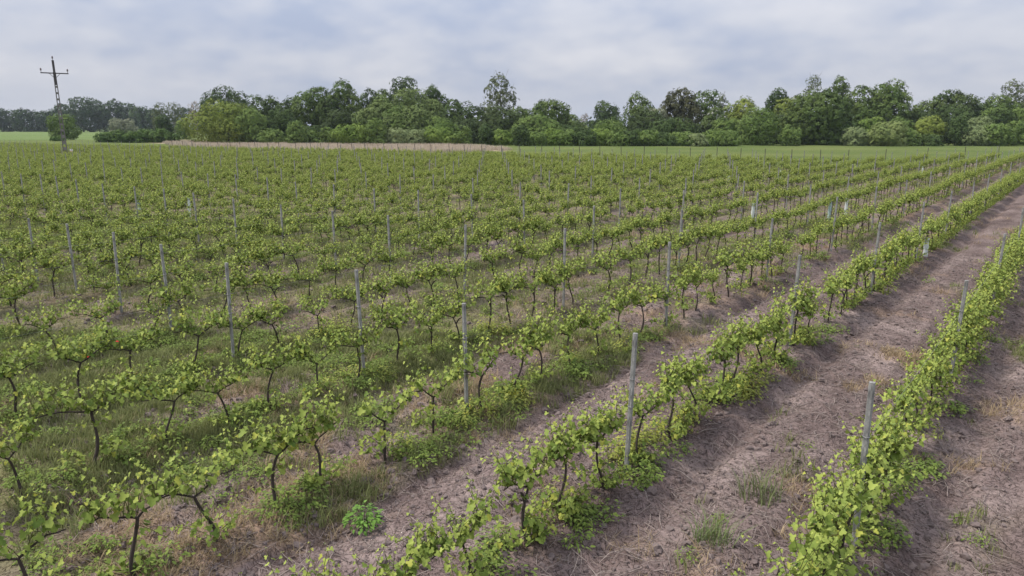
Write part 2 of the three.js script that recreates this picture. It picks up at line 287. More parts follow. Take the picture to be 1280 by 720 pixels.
function scatter(name, parent, geo, mat, list) { // list of {x, y, z, rot, scale, sy?, tint?}
  if (!list.length) return null;
  const m = new THREE.InstancedMesh(geo, mat, list.length), M = new THREE.Matrix4(), Q = new THREE.Quaternion(), E = new THREE.Euler(), c = new THREE.Color();
  list.forEach((p, i) => { Q.setFromEuler(E.set(p.tx ?? 0, p.rot, p.tz ?? 0)); m.setMatrixAt(i, M.compose(V(p.x, p.y, p.z), Q, V(p.scale, p.sy ?? p.scale, p.scale))); if (p.tint) m.setColorAt(i, c.setRGB(...p.tint)); });
  m.name = name; m.castShadow = m.receiveShadow = true; parent.add(m); return m;
}
{
  const mass = new THREE.Group(); mass.name = 'vineyard_foliage'; scene.add(mass);
  tag(mass, 'green mass of grapevine rows stretching away to the meadow', 'grapevines', null, 'stuff');
  const rest = spots.filter((p) => !single.has(p));
  for (const n of Object.keys(KIND)) for (let v = 0; v < 5; v++) {
    const list = rest.filter((p) => p.kind === n && p.v === v).map((p) => ({ x: p.x, y: p.y, z: -p.s, rot: p.rot, scale: p.scale })), q = protos[n][v];
    scatter('trunk', mass, q.trunk, vineWoodMat, list); scatter('cordon', mass, q.cordon, vineWoodMat, list); scatter('foliage', mass, q.foliage, vineLeafMat, list);
    if (q.basal) scatter('foliage', mass, q.basal, vineLeafMat, list);
  }
}

// ---------------------------------------------------------------- posts and grow tubes
function grain(seed, lo, hi, fleck) { // speckled cement or weathered timber
  const N = 256, d = new Uint8Array(N * N * 4), rnd = rand(seed);
  for (let y = 0; y < N; y++) for (let x = 0; x < N; x++) { const v = lerp(lo, hi, clamp(0.5 + fbm(x / (fleck ? 24 : 9), y / (fleck ? 24 : 90), seed, 4) * 1.1 + (rnd() - 0.5) * 0.25, 0, 1)), o = (y * N + x) * 4; d[o] = d[o + 1] = d[o + 2] = v; d[o + 3] = 255; }
  const t = new THREE.DataTexture(d, N, N); t.wrapS = t.wrapT = THREE.RepeatWrapping; t.magFilter = THREE.LinearFilter; t.colorSpace = THREE.SRGBColorSpace; t.needsUpdate = true; return t;
}
function prism(h, w, d, ch, y0 = -0.3, taper = 1) { // a square post with chamfered edges
  const sh = new THREE.Shape(); const a = w / 2, b = d / 2;
  [[-a + ch, -b], [a - ch, -b], [a, -b + ch], [a, b - ch], [a - ch, b], [-a + ch, b], [-a, b - ch], [-a, -b + ch]].forEach(([x, y], i) => (i ? sh.lineTo(x, y) : sh.moveTo(x, y)));
  const g = new THREE.ExtrudeGeometry(sh, { depth: h - y0, bevelEnabled: false, steps: 2 }); g.rotateX(-Math.PI / 2); g.translate(0, y0, 0);
  if (taper !== 1) { const p = g.attributes.position; for (let i = 0; i < p.count; i++) { const f = lerp(1, taper, clamp((p.getY(i) - y0) / (h - y0), 0, 1)); p.setX(i, p.getX(i) * f); p.setZ(i, p.getZ(i) * f); } g.computeVertexNormals(); }
  return g;
}
const postGeos = [1.72, 1.78, 1.83].map((h) => prism(h, 0.052, 0.046, 0.008)), endGeo = prism(1.8, 0.07, 0.07, 0.014, -0.4, 0.85);
const postMat = new THREE.MeshStandardMaterial({ color: new THREE.Color(0.54, 0.535, 0.51), map: grain(3, 130, 215, true), roughness: 0.9 });
const endMat = new THREE.MeshStandardMaterial({ color: new THREE.Color(0.22, 0.2, 0.17), map: grain(4, 120, 230, false), roughness: 0.95 });
const clipGeo = new THREE.TorusGeometry(0.033, 0.004, 4, 10); clipGeo.rotateX(Math.PI / 2);
const clipMat = new THREE.MeshStandardMaterial({ color: new THREE.Color(0.3, 0.3, 0.31), roughness: 0.5, metalness: 0.8 });
{
  const rnd = rand(22), all = POSTS;
  const one = all.filter((p) => p.seen).sort((a, b) => a.depth - b.depth).slice(0, 255), set = new Set(one);
  one.forEach((p) => {
    const t = thing('vineyard_post', p.k < 10 ? `grey square concrete post ${rowText(p.k)}` : 'grey square concrete post deep in the field of rows', 'post', p.x, p.y, p.z, `concrete posts, ${rowGroup(p.k)}`);
    t.rotation.set(p.tx, p.rot, p.tz);
    part('shaft', postGeos[p.v], postMat, t);
    if (p.depth < 26) for (const h of [0.87, 1.22]) part('wire_tie', clipGeo, clipMat, t).position.y = h;
  });
  const mass = new THREE.Group(); mass.name = 'vineyard_posts_beyond'; scene.add(mass);
  tag(mass, 'thin grey posts standing in the far rows of vines', 'posts', null, 'stuff');
  for (let v = 0; v < 3; v++) scatter('shaft', mass, postGeos[v], postMat, all.filter((p) => !set.has(p) && p.v === v));
  for (let k = 2; k < 46; k++) {
    const x = rowX(k), s = rowEnd(x) + (rnd() - 0.5) * 0.8;
    const e = thing('row_end_post', 'dark wooden post closing a vine row at the meadow', 'post', x, groundY(x, -s), -s, 'dark end posts along the meadow');
    e.rotation.set(0.04 + rnd() * 0.1, 0, (rnd() - 0.5) * 0.06);
    part('shaft', endGeo, endMat, e);
  }
}
{ // trellis wires, post to post
  const wireMat = new THREE.MeshStandardMaterial({ color: new THREE.Color(0.28, 0.28, 0.29), roughness: 0.5, metalness: 0.7 });
  for (let k = 0; k < 10; k++) for (const [h, which] of [[0.87, 'lower'], [1.22, 'upper']]) {
    const pts = POSTS.filter((p) => p.k === k).sort((a, b) => b.z - a.z).map((p) => V(p.x + 0.027, p.y + h, p.z)), S = new Shape3();
    if (pts.length < 2) continue;
    const way = []; pts.forEach((p, i) => { way.push(p); if (pts[i + 1]) way.push(p.clone().lerp(pts[i + 1], 0.5).add(V(0, -0.02, 0))); });
    S.tube(way, way.map(() => 0.0016), 3, [1, 1, 1], false);
    tag(part(numbered('trellis_wire'), S.build(), wireMat, scene), `${which} steel wire strung from post to post ${rowText(k)}`, 'wire', 'trellis wires');
  }
}
{ // pale sleeves round young vines
  const texts = ['pale grow tube in the row across the bare track from the hedge-like row', 'tall pale grow tube in the fourth row from the hedge-like row, the first of two', 'pale grow tube in the fifth row, standing by itself over bare soil', 'pale grow tube in the fourth row from the hedge-like row, farther of two', 'pale grow tube in the ninth row from the hedge-like row', 'pale grow tube in the eighth row from the hedge-like row', 'pale grow tube low in the fifth row close to the meadow', 'pale grow tube deep in the field with brighter top', 'dull grow tube deep in the field, hidden to half its height'];
  const rnd = rand(77);
  const tubeMat = new THREE.MeshPhysicalMaterial({ color: new THREE.Color(0.74, 0.79, 0.77), roughness: 0.7, transmission: 0.3, thickness: 0, side: THREE.DoubleSide }), rimMat = new THREE.MeshStandardMaterial({ color: new THREE.Color(0.72, 0.78, 0.76), roughness: 0.6 });
  const tealMat = new THREE.MeshPhysicalMaterial({ color: new THREE.Color(0.5, 0.64, 0.62), roughness: 0.6, transmission: 0.3, thickness: 0, side: THREE.DoubleSide }), stakeGeo = prism(0.85, 0.025, 0.025, 0.004);
  TUBES.forEach(([k, s], i) => {
    const x = rowX(k) + 0.12, h = [0.62, 0.95, 0.8, 0.8, 0.85, 0.85, 0.7, 0.95, 0.85][i], t = thing('grow_tube', texts[i], 'grow tube', x, groundY(x, -s), -s, 'grow tubes round young vines');
    const pts = []; for (let a = 0; a <= 6; a++) pts.push(new THREE.Vector2(0.07 + 0.007 * Math.sin(a * 2.1 + i), -0.03 + (h * a) / 6));
    part('sleeve', new THREE.LatheGeometry(pts, 12), i === 1 || i === 8 ? tealMat : tubeMat, t);
    const r = part('rim', new THREE.TorusGeometry(0.073, 0.007, 5, 14), rimMat, t); r.rotation.x = Math.PI / 2; r.position.y = h - 0.03;
    part('stake', stakeGeo, endMat, t).position.set(0.093, 0, 0);
    const S = new Shape3(); for (let j = 0; j < 4; j++) shoot(S, rnd, V(0, h - 0.15, 0), V((rnd() - 0.5) * 0.8, 1, (rnd() - 0.5) * 0.8), 0.3, 0.09);
    part('foliage', S.build(), vineLeafMat, t).userData.kind = 'stuff';
    t.rotation.set((rnd() - 0.5) * 0.12, rnd() * 3, (rnd() - 0.5) * 0.12);
  });
}

// ---------------------------------------------------------------- utility pole and marker
{
  const x = -104.74, z = -35.92, y = groundY(x, z);
  const cement = new THREE.MeshStandardMaterial({ color: new THREE.Color(0.42, 0.4, 0.36), map: grain(6, 120, 220, true), roughness: 0.95 }), steel = new THREE.MeshStandardMaterial({ color: new THREE.Color(0.07, 0.065, 0.065), roughness: 0.7, metalness: 0.4 }), porcelain = new THREE.MeshStandardMaterial({ color: new THREE.Color(0.12, 0.09, 0.085), roughness: 0.3 });
  const t = thing('utility_pole', 'ladder-like concrete utility pole with a steel crossarm, standing in the vines', 'utility pole', x, y, z);
  t.rotation.y = Math.atan2(-x, -z) + 0.12;
  const H = 10.9, half = (h) => lerp(0.21, 0.11, h / H);
  for (const s of [-1, 1]) {
    const S = new Shape3(); S.tube([V(s * half(0), -0.8, 0), V(s * half(H * 0.5), H * 0.5, 0), V(s * half(H), H, 0)], [0.075, 0.066, 0.056], 4, [1, 1, 1]);
    const g = S.build().toNonIndexed(); g.computeVertexNormals(); part('leg', g, cement, t);
  }
  for (let h = 0.5; h < H; h += 0.78) part('rung', new THREE.BoxGeometry(half(h) * 2 - 0.06, h < 3.2 ? 0.42 : 0.26, 0.1), cement, t).position.set(0, h, 0);
  part('pole_top', prism(12.35, 0.25, 0.2, 0.03, 9.3), steel, t);
  const arm = part('crossarm', new THREE.BoxGeometry(3.05, 0.13, 0.12), steel, t); arm.position.set(0, 10.75, 0.16);
  const pin = new THREE.LatheGeometry([[0, 0], [0.03, 0], [0.03, 0.22], [0.1, 0.24], [0.11, 0.32], [0.07, 0.36], [0.09, 0.42], [0.075, 0.5], [0, 0.54]].map(([r, h]) => new THREE.Vector2(r, h)), 12);
  for (const s of [-1, 1]) part('insulator', pin, porcelain, t).position.set(s * 1.45, 10.81, 0.16);
  part('insulator', pin, porcelain, t).position.set(0, 12.33, 0);
  for (const s of [-1, 1]) { const b = part('brace', new THREE.BoxGeometry(0.05, 0.05, 0.9), steel, t); b.position.set(s * 0.34, 10.45, 0.15); b.rotation.set(-Math.PI / 2, 0, 0); b.rotation.order = 'ZXY'; b.rotation.z = s * -0.75; b.visible = true; }
  const mx = x + 0.75, mz = z - 0.45, m = thing('marker_sign', 'small white sign with an orange patch at the foot of the pole', 'sign', mx, groundY(mx, mz), mz);
  m.rotation.y = t.rotation.y;
  part('stake', prism(1.3, 0.05, 0.05, 0.008), endMat, m);
  part('plate', new THREE.BoxGeometry(0.34, 0.44, 0.02), new THREE.MeshStandardMaterial({ color: new THREE.Color(0.75, 0.73, 0.7), roughness: 0.6 }), m).position.set(0, 1.1, 0.037);
  part('patch', new THREE.BoxGeometry(0.3, 0.16, 0.008), new THREE.MeshStandardMaterial({ color: new THREE.Color(0.6, 0.28, 0.16), roughness: 0.6 }), m).position.set(0, 0.99, 0.052);
}

// ---------------------------------------------------------------- trees and bushes
const WOOD = [
  [-627.5,-159.8,15.1,9.2,'far',''],
  [-593.0,-162.0,15.8,7.8,'far',''],
  [-597.0,-171.7,14.4,7.3,'far',''],
  [-577.6,-174.6,15.3,7.2,'far',''],
  [-593.1,-187.8,14.0,6.9,'far',''],
  [-569.5,-187.6,14.8,6.7,'far',''],
  [-554.4,-193.5,18.6,7.8,'far',''],
  [-524.0,-192.4,22.8,8.5,'far',''],
  [-537.2,-207.4,20.8,7.8,'far',''],
  [-518.5,-209.8,20.5,8.1,'far',''],
  [-520.9,-220.7,19.7,7.8,'far',''],
  [-493.5,-217.3,17.0,6.4,'far',''],
  [-507.6,-231.6,14.2,6.1,'far',''],
  [-510.5,-255.0,15.7,8.1,'far',''],
  [-479.7,-254.3,14.7,7.2,'far',''],
  [-332.2,-155.1,14.8,4.4,'airy','loose grey-green tree with gaps in its crown at the end of the far dark wood'],
  [-337.0,-164.1,15.1,4.1,'airy','loose grey-green tree between the far dark wood and the pale bare tree'],
  [-310.3,-160.1,14.8,3.5,'bare','pale nearly leafless tree beside the big rounded willow bush'],
  [-239.5,-82.3,7.1,3.6,'shrubmid','small round green tree standing behind the utility pole'],
  [-316.4,-129.3,6.9,3.0,'silver','silver-grey domed bush at the edge of the far wood'],
  [-315.1,-132.9,6.5,3.0,'silver','silver-grey domed bush at the edge of the far wood'],
  [-241.2,-113.2,7.9,2.7,'dark','small dark tree behind the low green hedge'],
  [-226.4,-112.3,6.0,2.3,'shrubmid','mid green bush beside the big rounded willow bush'],
  [-224.2,-75.4,1.3,1.8,'shrublow','low dark bush at the foot of the small round tree'],
  [-197.3,-77.9,2.4,2.3,'shrublow',''],
  [-192.5,-79.3,2.8,2.4,'shrublow',''],
  [-188.8,-81.0,2.6,2.4,'shrublow',''],
  [-188.4,-83.9,3.0,2.4,'shrublow',''],
  [-184.7,-85.6,3.2,2.4,'shrublow',''],
  [-181.6,-86.8,2.2,1.6,'shrublow',''],
  [-200.9,-113.7,13.5,7.9,'dark','tall dark tree rising behind the big rounded willow bush'],
  [-161.2,-90.6,8.8,8.2,'olive','big rounded yellow-green willow bush by the pinkish dry grass'],
  [-174.5,-109.4,11.3,4.1,'dark',''],
  [-164.6,-111.0,11.6,3.2,'dark',''],
  [-174.0,-113.7,9.0,3.1,'dark',''],
  [-155.7,-111.8,13.8,4.7,'mid',''],
  [-147.4,-114.7,15.1,4.8,'mid','tall grey-green tree with a lobed top in the middle of the wood'],
  [-152.9,-127.0,14.1,3.0,'dark',''],
  [-149.6,-129.7,13.9,3.0,'mid',''],
  [-148.7,-111.0,11.2,2.8,'dark',''],
  [-141.6,-129.7,16.8,4.4,'dark','tallest dark tree rising above the pale domed willows'],
  [-135.8,-134.5,14.7,3.2,'dark',''],
  [-132.2,-114.2,10.5,3.8,'willow',''],
  [-129.7,-120.1,12.3,4.7,'willow',''],
  [-126.2,-124.2,10.6,3.3,'willow',''],
  [-131.7,-109.4,7.5,3.2,'willow',''],
  [-123.4,-116.2,7.7,3.7,'willow',''],
  [-126.4,-112.5,7.0,3.3,'willow',''],
  [-128.5,-133.9,10.8,3.1,'mid',''],
  [-122.7,-134.8,9.2,3.8,'dark',''],
  [-125.2,-143.1,9.0,2.5,'mid',''],
  [-117.1,-139.4,17.1,4.8,'airy','tall airy grey tree standing clear above the wood'],
  [-108.7,-137.2,8.5,3.5,'mid',''],
  [-104.6,-141.8,9.7,4.5,'mid',''],
  [-100.7,-145.0,6.9,3.1,'willow',''],
  [-100.8,-132.0,6.0,2.9,'willow',''],
  [-99.8,-148.3,4.8,2.2,'willow',''],
  [-146.7,-93.4,3.1,2.6,'shrubmid',''],
  [-138.1,-93.9,5.1,1.9,'shrubmid',''],
  [-138.2,-97.7,2.9,1.8,'shrubmid',''],
  [-134.8,-100.4,3.3,2.3,'shrubmid',''],
  [-126.9,-100.5,4.2,3.5,'shrubbright',''],
  [-121.2,-102.5,5.9,2.4,'shrubmid','dark conical shrub standing out in front of the domed willows'],
  [-118.7,-107.1,3.3,3.1,'silvershrub',''],
  [-115.0,-108.8,3.2,2.4,'silvershrub',''],
  [-112.2,-112.4,3.7,3.5,'shrubbright',''],
  [-109.2,-114.8,2.6,2.3,'shrubmid',''],
  [-106.1,-114.8,4.2,1.2,'shrubmid','small upright bush in the gap below the airy grey tree'],
  [-102.9,-117.4,4.7,1.6,'shrubdark','small dark upright bush in front of the airy grey tree'],
  [-101.4,-121.2,3.2,2.6,'shrubbright',''],
  [-94.6,-119.0,4.2,1.5,'shrubdark',''],
  [-92.9,-121.7,2.7,2.2,'shrubmid',''],
  [-91.2,-125.6,3.2,2.6,'shrubbright',''],
  [-87.7,-127.2,3.0,2.6,'shrubmid',''],
  [-84.1,-127.6,3.2,2.2,'shrubdark',''],
  [-83.5,-133.2,3.3,2.8,'shrubbright',''],
  [-78.7,-131.9,2.7,2.2,'shrubmid',''],
  [-76.6,-134.9,3.2,2.5,'shrubdark',''],
  [-73.5,-136.2,3.0,2.4,'shrubmid',''],
  [-70.4,-137.4,2.5,2.2,'shrubdark',''],
  [-68.3,-140.4,2.7,2.5,'shrubmid',''],
  [-65.2,-141.6,2.4,2.3,'silvershrub',''],
  [-63.0,-144.7,2.9,2.5,'shrubmid',''],
  [-60.7,-146.6,3.0,2.4,'shrubmid',''],
  [-232.6,-352.2,11.2,2.8,'bare','thin pinkish bare tree far off in the gap of the wood'],
  [-217.8,-338.5,6.4,6.2,'far',''],
  [-143.3,-231.5,12.0,5.7,'bluefar','dense dark tree far off beside the gap in the wood'],
  [-90.9,-151.6,5.8,2.5,'shrubdark',''],
  [-91.4,-164.2,11.6,4.1,'mid','rounded mid green tree at the edge of the gap in the wood'],
  [-83.9,-158.7,8.3,2.7,'silver',''],
  [-82.4,-167.6,13.1,4.6,'red','brownish dark tree with reddish leaves'],
  [-79.1,-175.5,12.6,3.5,'mid',''],
  [-81.1,-191.9,13.1,2.2,'airy',''],
  [-71.2,-163.8,8.0,3.4,'white','dark tree dotted with pale blossom'],
  [-74.6,-153.3,5.1,2.8,'red','low reddish bush below the brownish tree'],
  [-72.5,-183.4,10.4,4.0,'olive',''],
  [-66.2,-158.9,5.5,2.7,'shrubmid',''],
  [-57.9,-156.6,7.2,4.2,'shrubmid','broad fresh green bush filling the wood edge beside the big dark round tree'],
  [-67.8,-196.2,14.1,3.7,'dark',''],
  [-62.0,-188.1,11.0,3.7,'olive',''],
  [-62.3,-207.1,17.9,3.5,'airy','tall loose tree with twisted branches above the big dark round tree'],
  [-54.1,-203.5,17.2,3.4,'mid','tall tree with a small rounded top above the big dark round tree'],
  [-47.4,-167.7,11.3,6.6,'big','big dark round tree reaching down to the meadow'],
  [-47.1,-193.7,14.0,4.0,'mid',''],
  [-40.3,-194.1,14.3,5.5,'mid','broad rounded green tree beside the sky gap'],
  [-42.4,-178.3,9.7,2.6,'mid',''],
  [-50.6,-156.1,3.7,2.0,'shrubmid',''],
  [-39.8,-164.9,3.7,2.2,'silvershrub',''],
  [-34.4,-166.7,4.5,4.0,'dome','low dome-shaped pale green bush at the meadow edge'],
  [-31.1,-170.7,3.7,2.2,'shrubmid',''],
  [-39.4,-174.2,5.4,2.7,'shrubbright',''],
  [-34.3,-178.3,5.4,2.8,'shrubmid',''],
  [-34.9,-197.3,8.1,2.9,'mid',''],
  [-34.7,-214.2,10.2,4.0,'mid',''],
  [-28.9,-180.2,6.1,3.0,'olive','leaning olive green bush with a pale crown edge'],
  [-27.4,-173.7,2.3,2.0,'shrubdark',''],
  [-28.6,-208.8,13.0,5.4,'spiky','dark tree with a many-tipped crown'],
  [-25.0,-214.3,10.9,3.0,'dark',''],
  [-23.8,-180.5,6.1,2.4,'shrubdark','dark upright bush between paler rounded bushes'],
  [-20.6,-221.7,12.0,3.9,'mid',''],
  [-19.6,-254.8,17.2,4.9,'airy','tall grey tree standing behind the wood beside the field rows'],
  [-15.2,-255.8,14.6,3.7,'airy',''],
  [-21.4,-195.3,6.0,2.7,'silvershrub',''],
  [-18.0,-201.9,7.9,2.8,'shrubdark',''],
  [-20.8,-181.7,3.9,2.7,'silvershrub',''],
  [-16.9,-183.5,4.2,2.9,'shrubmid',''],
  [-14.1,-189.7,5.1,2.6,'shrubmid',''],
  [-14.9,-213.5,9.2,2.9,'mid',''],
  [-10.2,-195.4,5.4,3.1,'shrubmid',''],
  [-7.1,-232.7,11.8,5.7,'mid',''],
  [-0.8,-244.3,10.9,5.5,'dark',''],
  [-4.1,-202.9,4.6,3.5,'shrubmid',''],
  [-616.2,-143.1,15.3,10.0,'far',''],
  [-654.3,-138.0,14.0,10.4,'far',''],
];
const LOOK = { // leaf colours, where the crown starts, leaf size, fullness
  far: { c: [[0.045, 0.074, 0.035], [0.069, 0.104, 0.040]], from: 0.05, leaf: 0.96, full: 0.8, text: 'dark broad tree in the far wood', group: 'trees of the far wood', tree: 1 },
  bluefar: { c: [[0.047, 0.082, 0.026], [0.086, 0.125, 0.035]], from: 0.05, leaf: 0.61, full: 1, tree: 1 },
  dark: { c: [[0.047, 0.082, 0.026], [0.086, 0.125, 0.035]], from: 0.04, leaf: 0.43, full: 1, text: 'dark green tree in the wood', group: 'dark trees of the wood', tree: 1 },
  mid: { c: [[0.076, 0.125, 0.032], [0.131, 0.178, 0.045]], from: 0.04, leaf: 0.43, full: 1, text: 'mid green tree in the wood', group: 'mid green trees of the wood', tree: 1 },
  big: { c: [[0.062, 0.104, 0.029], [0.115, 0.165, 0.040]], from: 0.01, leaf: 0.41, full: 1.25, tree: 1 },
  spiky: { c: [[0.054, 0.090, 0.028], [0.131, 0.171, 0.050]], from: 0.02, leaf: 0.43, full: 0.95, tree: 1, lobes: 28, lobe: 0.28 },
  willow: { c: [[0.126, 0.182, 0.052], [0.187, 0.242, 0.079]], from: 0.03, leaf: 0.36, full: 1.1, text: 'pale domed willow', group: 'domed willows', tree: 1 },
  olive: { c: [[0.152, 0.207, 0.040], [0.251, 0.294, 0.058]], from: 0.01, leaf: 0.34, full: 1.2, text: 'olive green rounded tree', group: 'olive green trees', tree: 1 },
  airy: { c: [[0.093, 0.119, 0.050], [0.147, 0.171, 0.075]], from: 0.04, leaf: 0.36, full: 0.5, text: 'airy grey-green tree with sky showing through its crown', group: 'airy trees', tree: 1 },
  bare: { c: [[0.262, 0.208, 0.149], [0.309, 0.253, 0.171]], from: 0.25, leaf: 0.41, full: 0.22, tree: 1, limbs: 14 },
  red: { c: [[0.062, 0.066, 0.031], [0.096, 0.101, 0.044]], from: 0.05, leaf: 0.41, full: 1.1, tree: 1 },
  white: { c: [[0.076, 0.119, 0.035], [0.123, 0.165, 0.045]], from: 0.03, leaf: 0.40, full: 1.05, tree: 1, bloom: 0.1 },
  silver: { c: [[0.231, 0.253, 0.160], [0.293, 0.311, 0.195]], from: 0.01, leaf: 0.34, full: 1.1, text: 'silvery rounded bush', group: 'silvery trees' },
  silvershrub: { c: [[0.181, 0.234, 0.100], [0.260, 0.312, 0.131]], from: 0, leaf: 0.28, full: 1.1, text: 'grey-green rounded bush at the meadow edge', group: 'grey-green bushes at the meadow edge' },
  dome: { c: [[0.163, 0.216, 0.066], [0.268, 0.320, 0.112]], from: 0, leaf: 0.28, full: 1.3 },
  shrublow: { c: [[0.054, 0.104, 0.026], [0.109, 0.171, 0.040]], from: 0, leaf: 0.31, full: 1.1, text: 'low dark green hedge bush', group: 'bushes of the low hedge' },
  shrubmid: { c: [[0.108, 0.173, 0.040], [0.187, 0.259, 0.066]], from: 0, leaf: 0.28, full: 1.1, text: 'mid green bush at the foot of the wood', group: 'mid green bushes at the meadow edge' },
  shrubbright: { c: [[0.129, 0.207, 0.036], [0.202, 0.277, 0.058]], from: 0, leaf: 0.28, full: 1.1, text: 'bright green bush at the foot of the wood', group: 'bright green bushes at the meadow edge' },
  dark2: { c: [[0.049, 0.077, 0.025], [0.088, 0.123, 0.040]], from: 0, leaf: 0.29, full: 1.1, text: 'bush filling the wood under the crowns', group: 'bushes under the crowns' },
  shrubdark: { c: [[0.054, 0.090, 0.026], [0.093, 0.141, 0.040]], from: 0, leaf: 0.28, full: 1.15, text: 'dark green bush at the foot of the wood', group: 'dark bushes at the meadow edge' },
};
let treeTris = 0, sprigs = 0;
const SPRIGS = [1, 2, 3].map((seed) => { // a twig end about one unit across with nine leaves
  const rnd = rand(600 + seed), S = new Shape3();
  for (let i = 0; i < 9; i++) { const a = rnd() * 6.28, q = 0.42 * Math.sqrt(rnd()), b = a + (rnd() - 0.5) * 2, v = 0.82 + rnd() * 0.18, c = [v, v, v], p = V(Math.cos(a) * q, (rnd() - 0.5) * 0.32, Math.sin(a) * q), d = V(Math.cos(b), (rnd() - 0.6) * 0.8, Math.sin(b)).normalize(), e = V(-d.z, (rnd() - 0.5) * 0.9, d.x).normalize(), L = 0.3 + rnd() * 0.2;
    const A = S.vert(p.x - d.x * L * 0.5, p.y - d.y * L * 0.5, p.z - d.z * L * 0.5, c), B = S.vert(p.x + e.x * L * 0.36, p.y + e.y * L * 0.36, p.z + e.z * L * 0.36, c), T = S.vert(p.x + d.x * L * 0.5, p.y + d.y * L * 0.5, p.z + d.z * L * 0.5, c), D = S.vert(p.x - e.x * L * 0.36, p.y - e.y * L * 0.36, p.z - e.z * L * 0.36, c);
    S.tri(A, B, T); S.tri(A, T, D); }
  return S.build();
});
function makeCrown(rnd, h, r, o) {
  const y0 = h * o.from, ch = h - y0, lobes = [], nl = o.lobes ?? Math.round(17 + rnd() * 8), lr = o.lobe ?? 0.44;
  const sq = rnd() * 0.5;
  for (let i = 0; i < nl; i++) { // lobes crowd the outside of an egg that is widest below its middle
    const f = (i + rnd()) / nl, a = i * 2.4 + rnd() * 1.3, wide = Math.pow(Math.sin(Math.PI * clamp(0.2 + f * 0.7, 0, 1)), 0.5 + sq * 0.6) * (o.tree ? 1 : 1.0), q = r * wide * (1 - lr * 0.62) * Math.sqrt(0.25 + 0.75 * rnd());
    const rad = lr * (0.7 + rnd() * 0.6), vy = y0 + ch * clamp(f * (1 - lr * 0.55) + lr * 0.22, 0, 1) + (rnd() - 0.5) * ch * 0.08;
    lobes.push([Math.cos(a) * q, vy, Math.sin(a) * q, r * rad, Math.min(ch * 0.3, r * rad * (0.8 + rnd() * 0.35)), rnd()]);
  }
  lobes.push([(rnd() - 0.5) * r * 0.4, h - ch * 0.17, (rnd() - 0.5) * r * 0.4, r * lr * 0.9, ch * 0.17, rnd()]);
  const unit = o.leaf * 2.1, area = lobes.reduce((q, l) => q + l[3] * l[4], 0) * 9, n = Math.round(clamp(((area * o.full) / (unit * unit)) * 1.75, 60, 7000));
  const w = lobes.map((l) => l[3] * l[4]), sum = w.reduce((a, b) => a + b, 0), list = [], q = new THREE.Quaternion(), nrm = V(0, 0, 0), up = V(0, 1, 0);
  lobes.forEach((l, li) => {
    const m = Math.round((n * w[li]) / sum);
    for (let i = 0; i < m; i++) {
      const u = rnd() * 2 - 1, a = rnd() * 6.283, k = Math.sqrt(1 - u * u), d = rnd() < 0.88 ? 0.8 + rnd() * 0.24 : 0.4 + rnd() * 0.4, wob = 1 + 0.24 * noise3.noise(Math.cos(a) * k * 2.2 + li * 3, u * 2.2, Math.sin(a) * k * 2.2);
      const x = l[0] + Math.cos(a) * k * l[3] * d * wob, y = Math.max(0.12, l[1] + u * l[4] * d * wob), z = l[2] + Math.sin(a) * k * l[3] * d * wob;
      if (lobes.some((e, ei) => ei !== li && ((x - e[0]) / e[3]) ** 2 + ((y - e[1]) / e[4]) ** 2 + ((z - e[2]) / e[3]) ** 2 < 0.42)) continue; // bare inside the neighbouring bough
      nrm.set(Math.cos(a) * k + (rnd() - 0.5) * 0.8, u + 0.25 + (rnd() - 0.5) * 0.8, Math.sin(a) * k + (rnd() - 0.5) * 0.8).normalize();
      let c = mix3(o.c[0], o.c[1], clamp(l[5] * 0.75 + rnd() * 0.4 - 0.07, 0, 1));
      if (o.bloom && rnd() < o.bloom) c = [0.42, 0.42, 0.38];
      list.push({ p: [x, y, z], q: new THREE.Quaternion().setFromUnitVectors(up, nrm).multiply(q.setFromAxisAngle(up, rnd() * 6.283)), s: unit * (0.7 + rnd() * 0.6), c });
    }
  });
  return { list, lobes };
}
{ // the understorey: bushes that close the wood below the crowns
  const rnd = rand(404), c = Math.cos(YAW), n = Math.sin(YAW);
  for (let q = -0.36; q < 0.74; q += 0.03 + rnd() * 0.026) { if (q > 0.085 && q < 0.125) continue; const Z = 164 + rnd() * 12, X = q * Z; WOOD.push([X * c - Z * n, -(X * n + Z * c), 3.6 + rnd() * 5, 2.8 + rnd() * 2, ['shrubmid', 'shrubdark', 'dark2', 'shrubmid'][Math.floor(rnd() * 4)], '']); }
}
const MARKS = [['big rounded', 'the big willow bush'], ['tallest dark', 'the tallest dark tree'], ['tall airy', 'the tall airy grey tree'], ['rounded mid', 'the gap in the wood'], ['brownish', 'the brownish tree'], ['big dark round', 'the big dark round tree'], ['low dome', 'the dome-shaped bush'], ['dark tree with a many', 'the many-tipped tree'], ['tall grey-green', 'the tall lobed tree'], ['small round green', 'the utility pole']].map(([start, name]) => { const w = WOOD.find((q) => q[5].startsWith(start)); return [w[0], w[1], name]; });
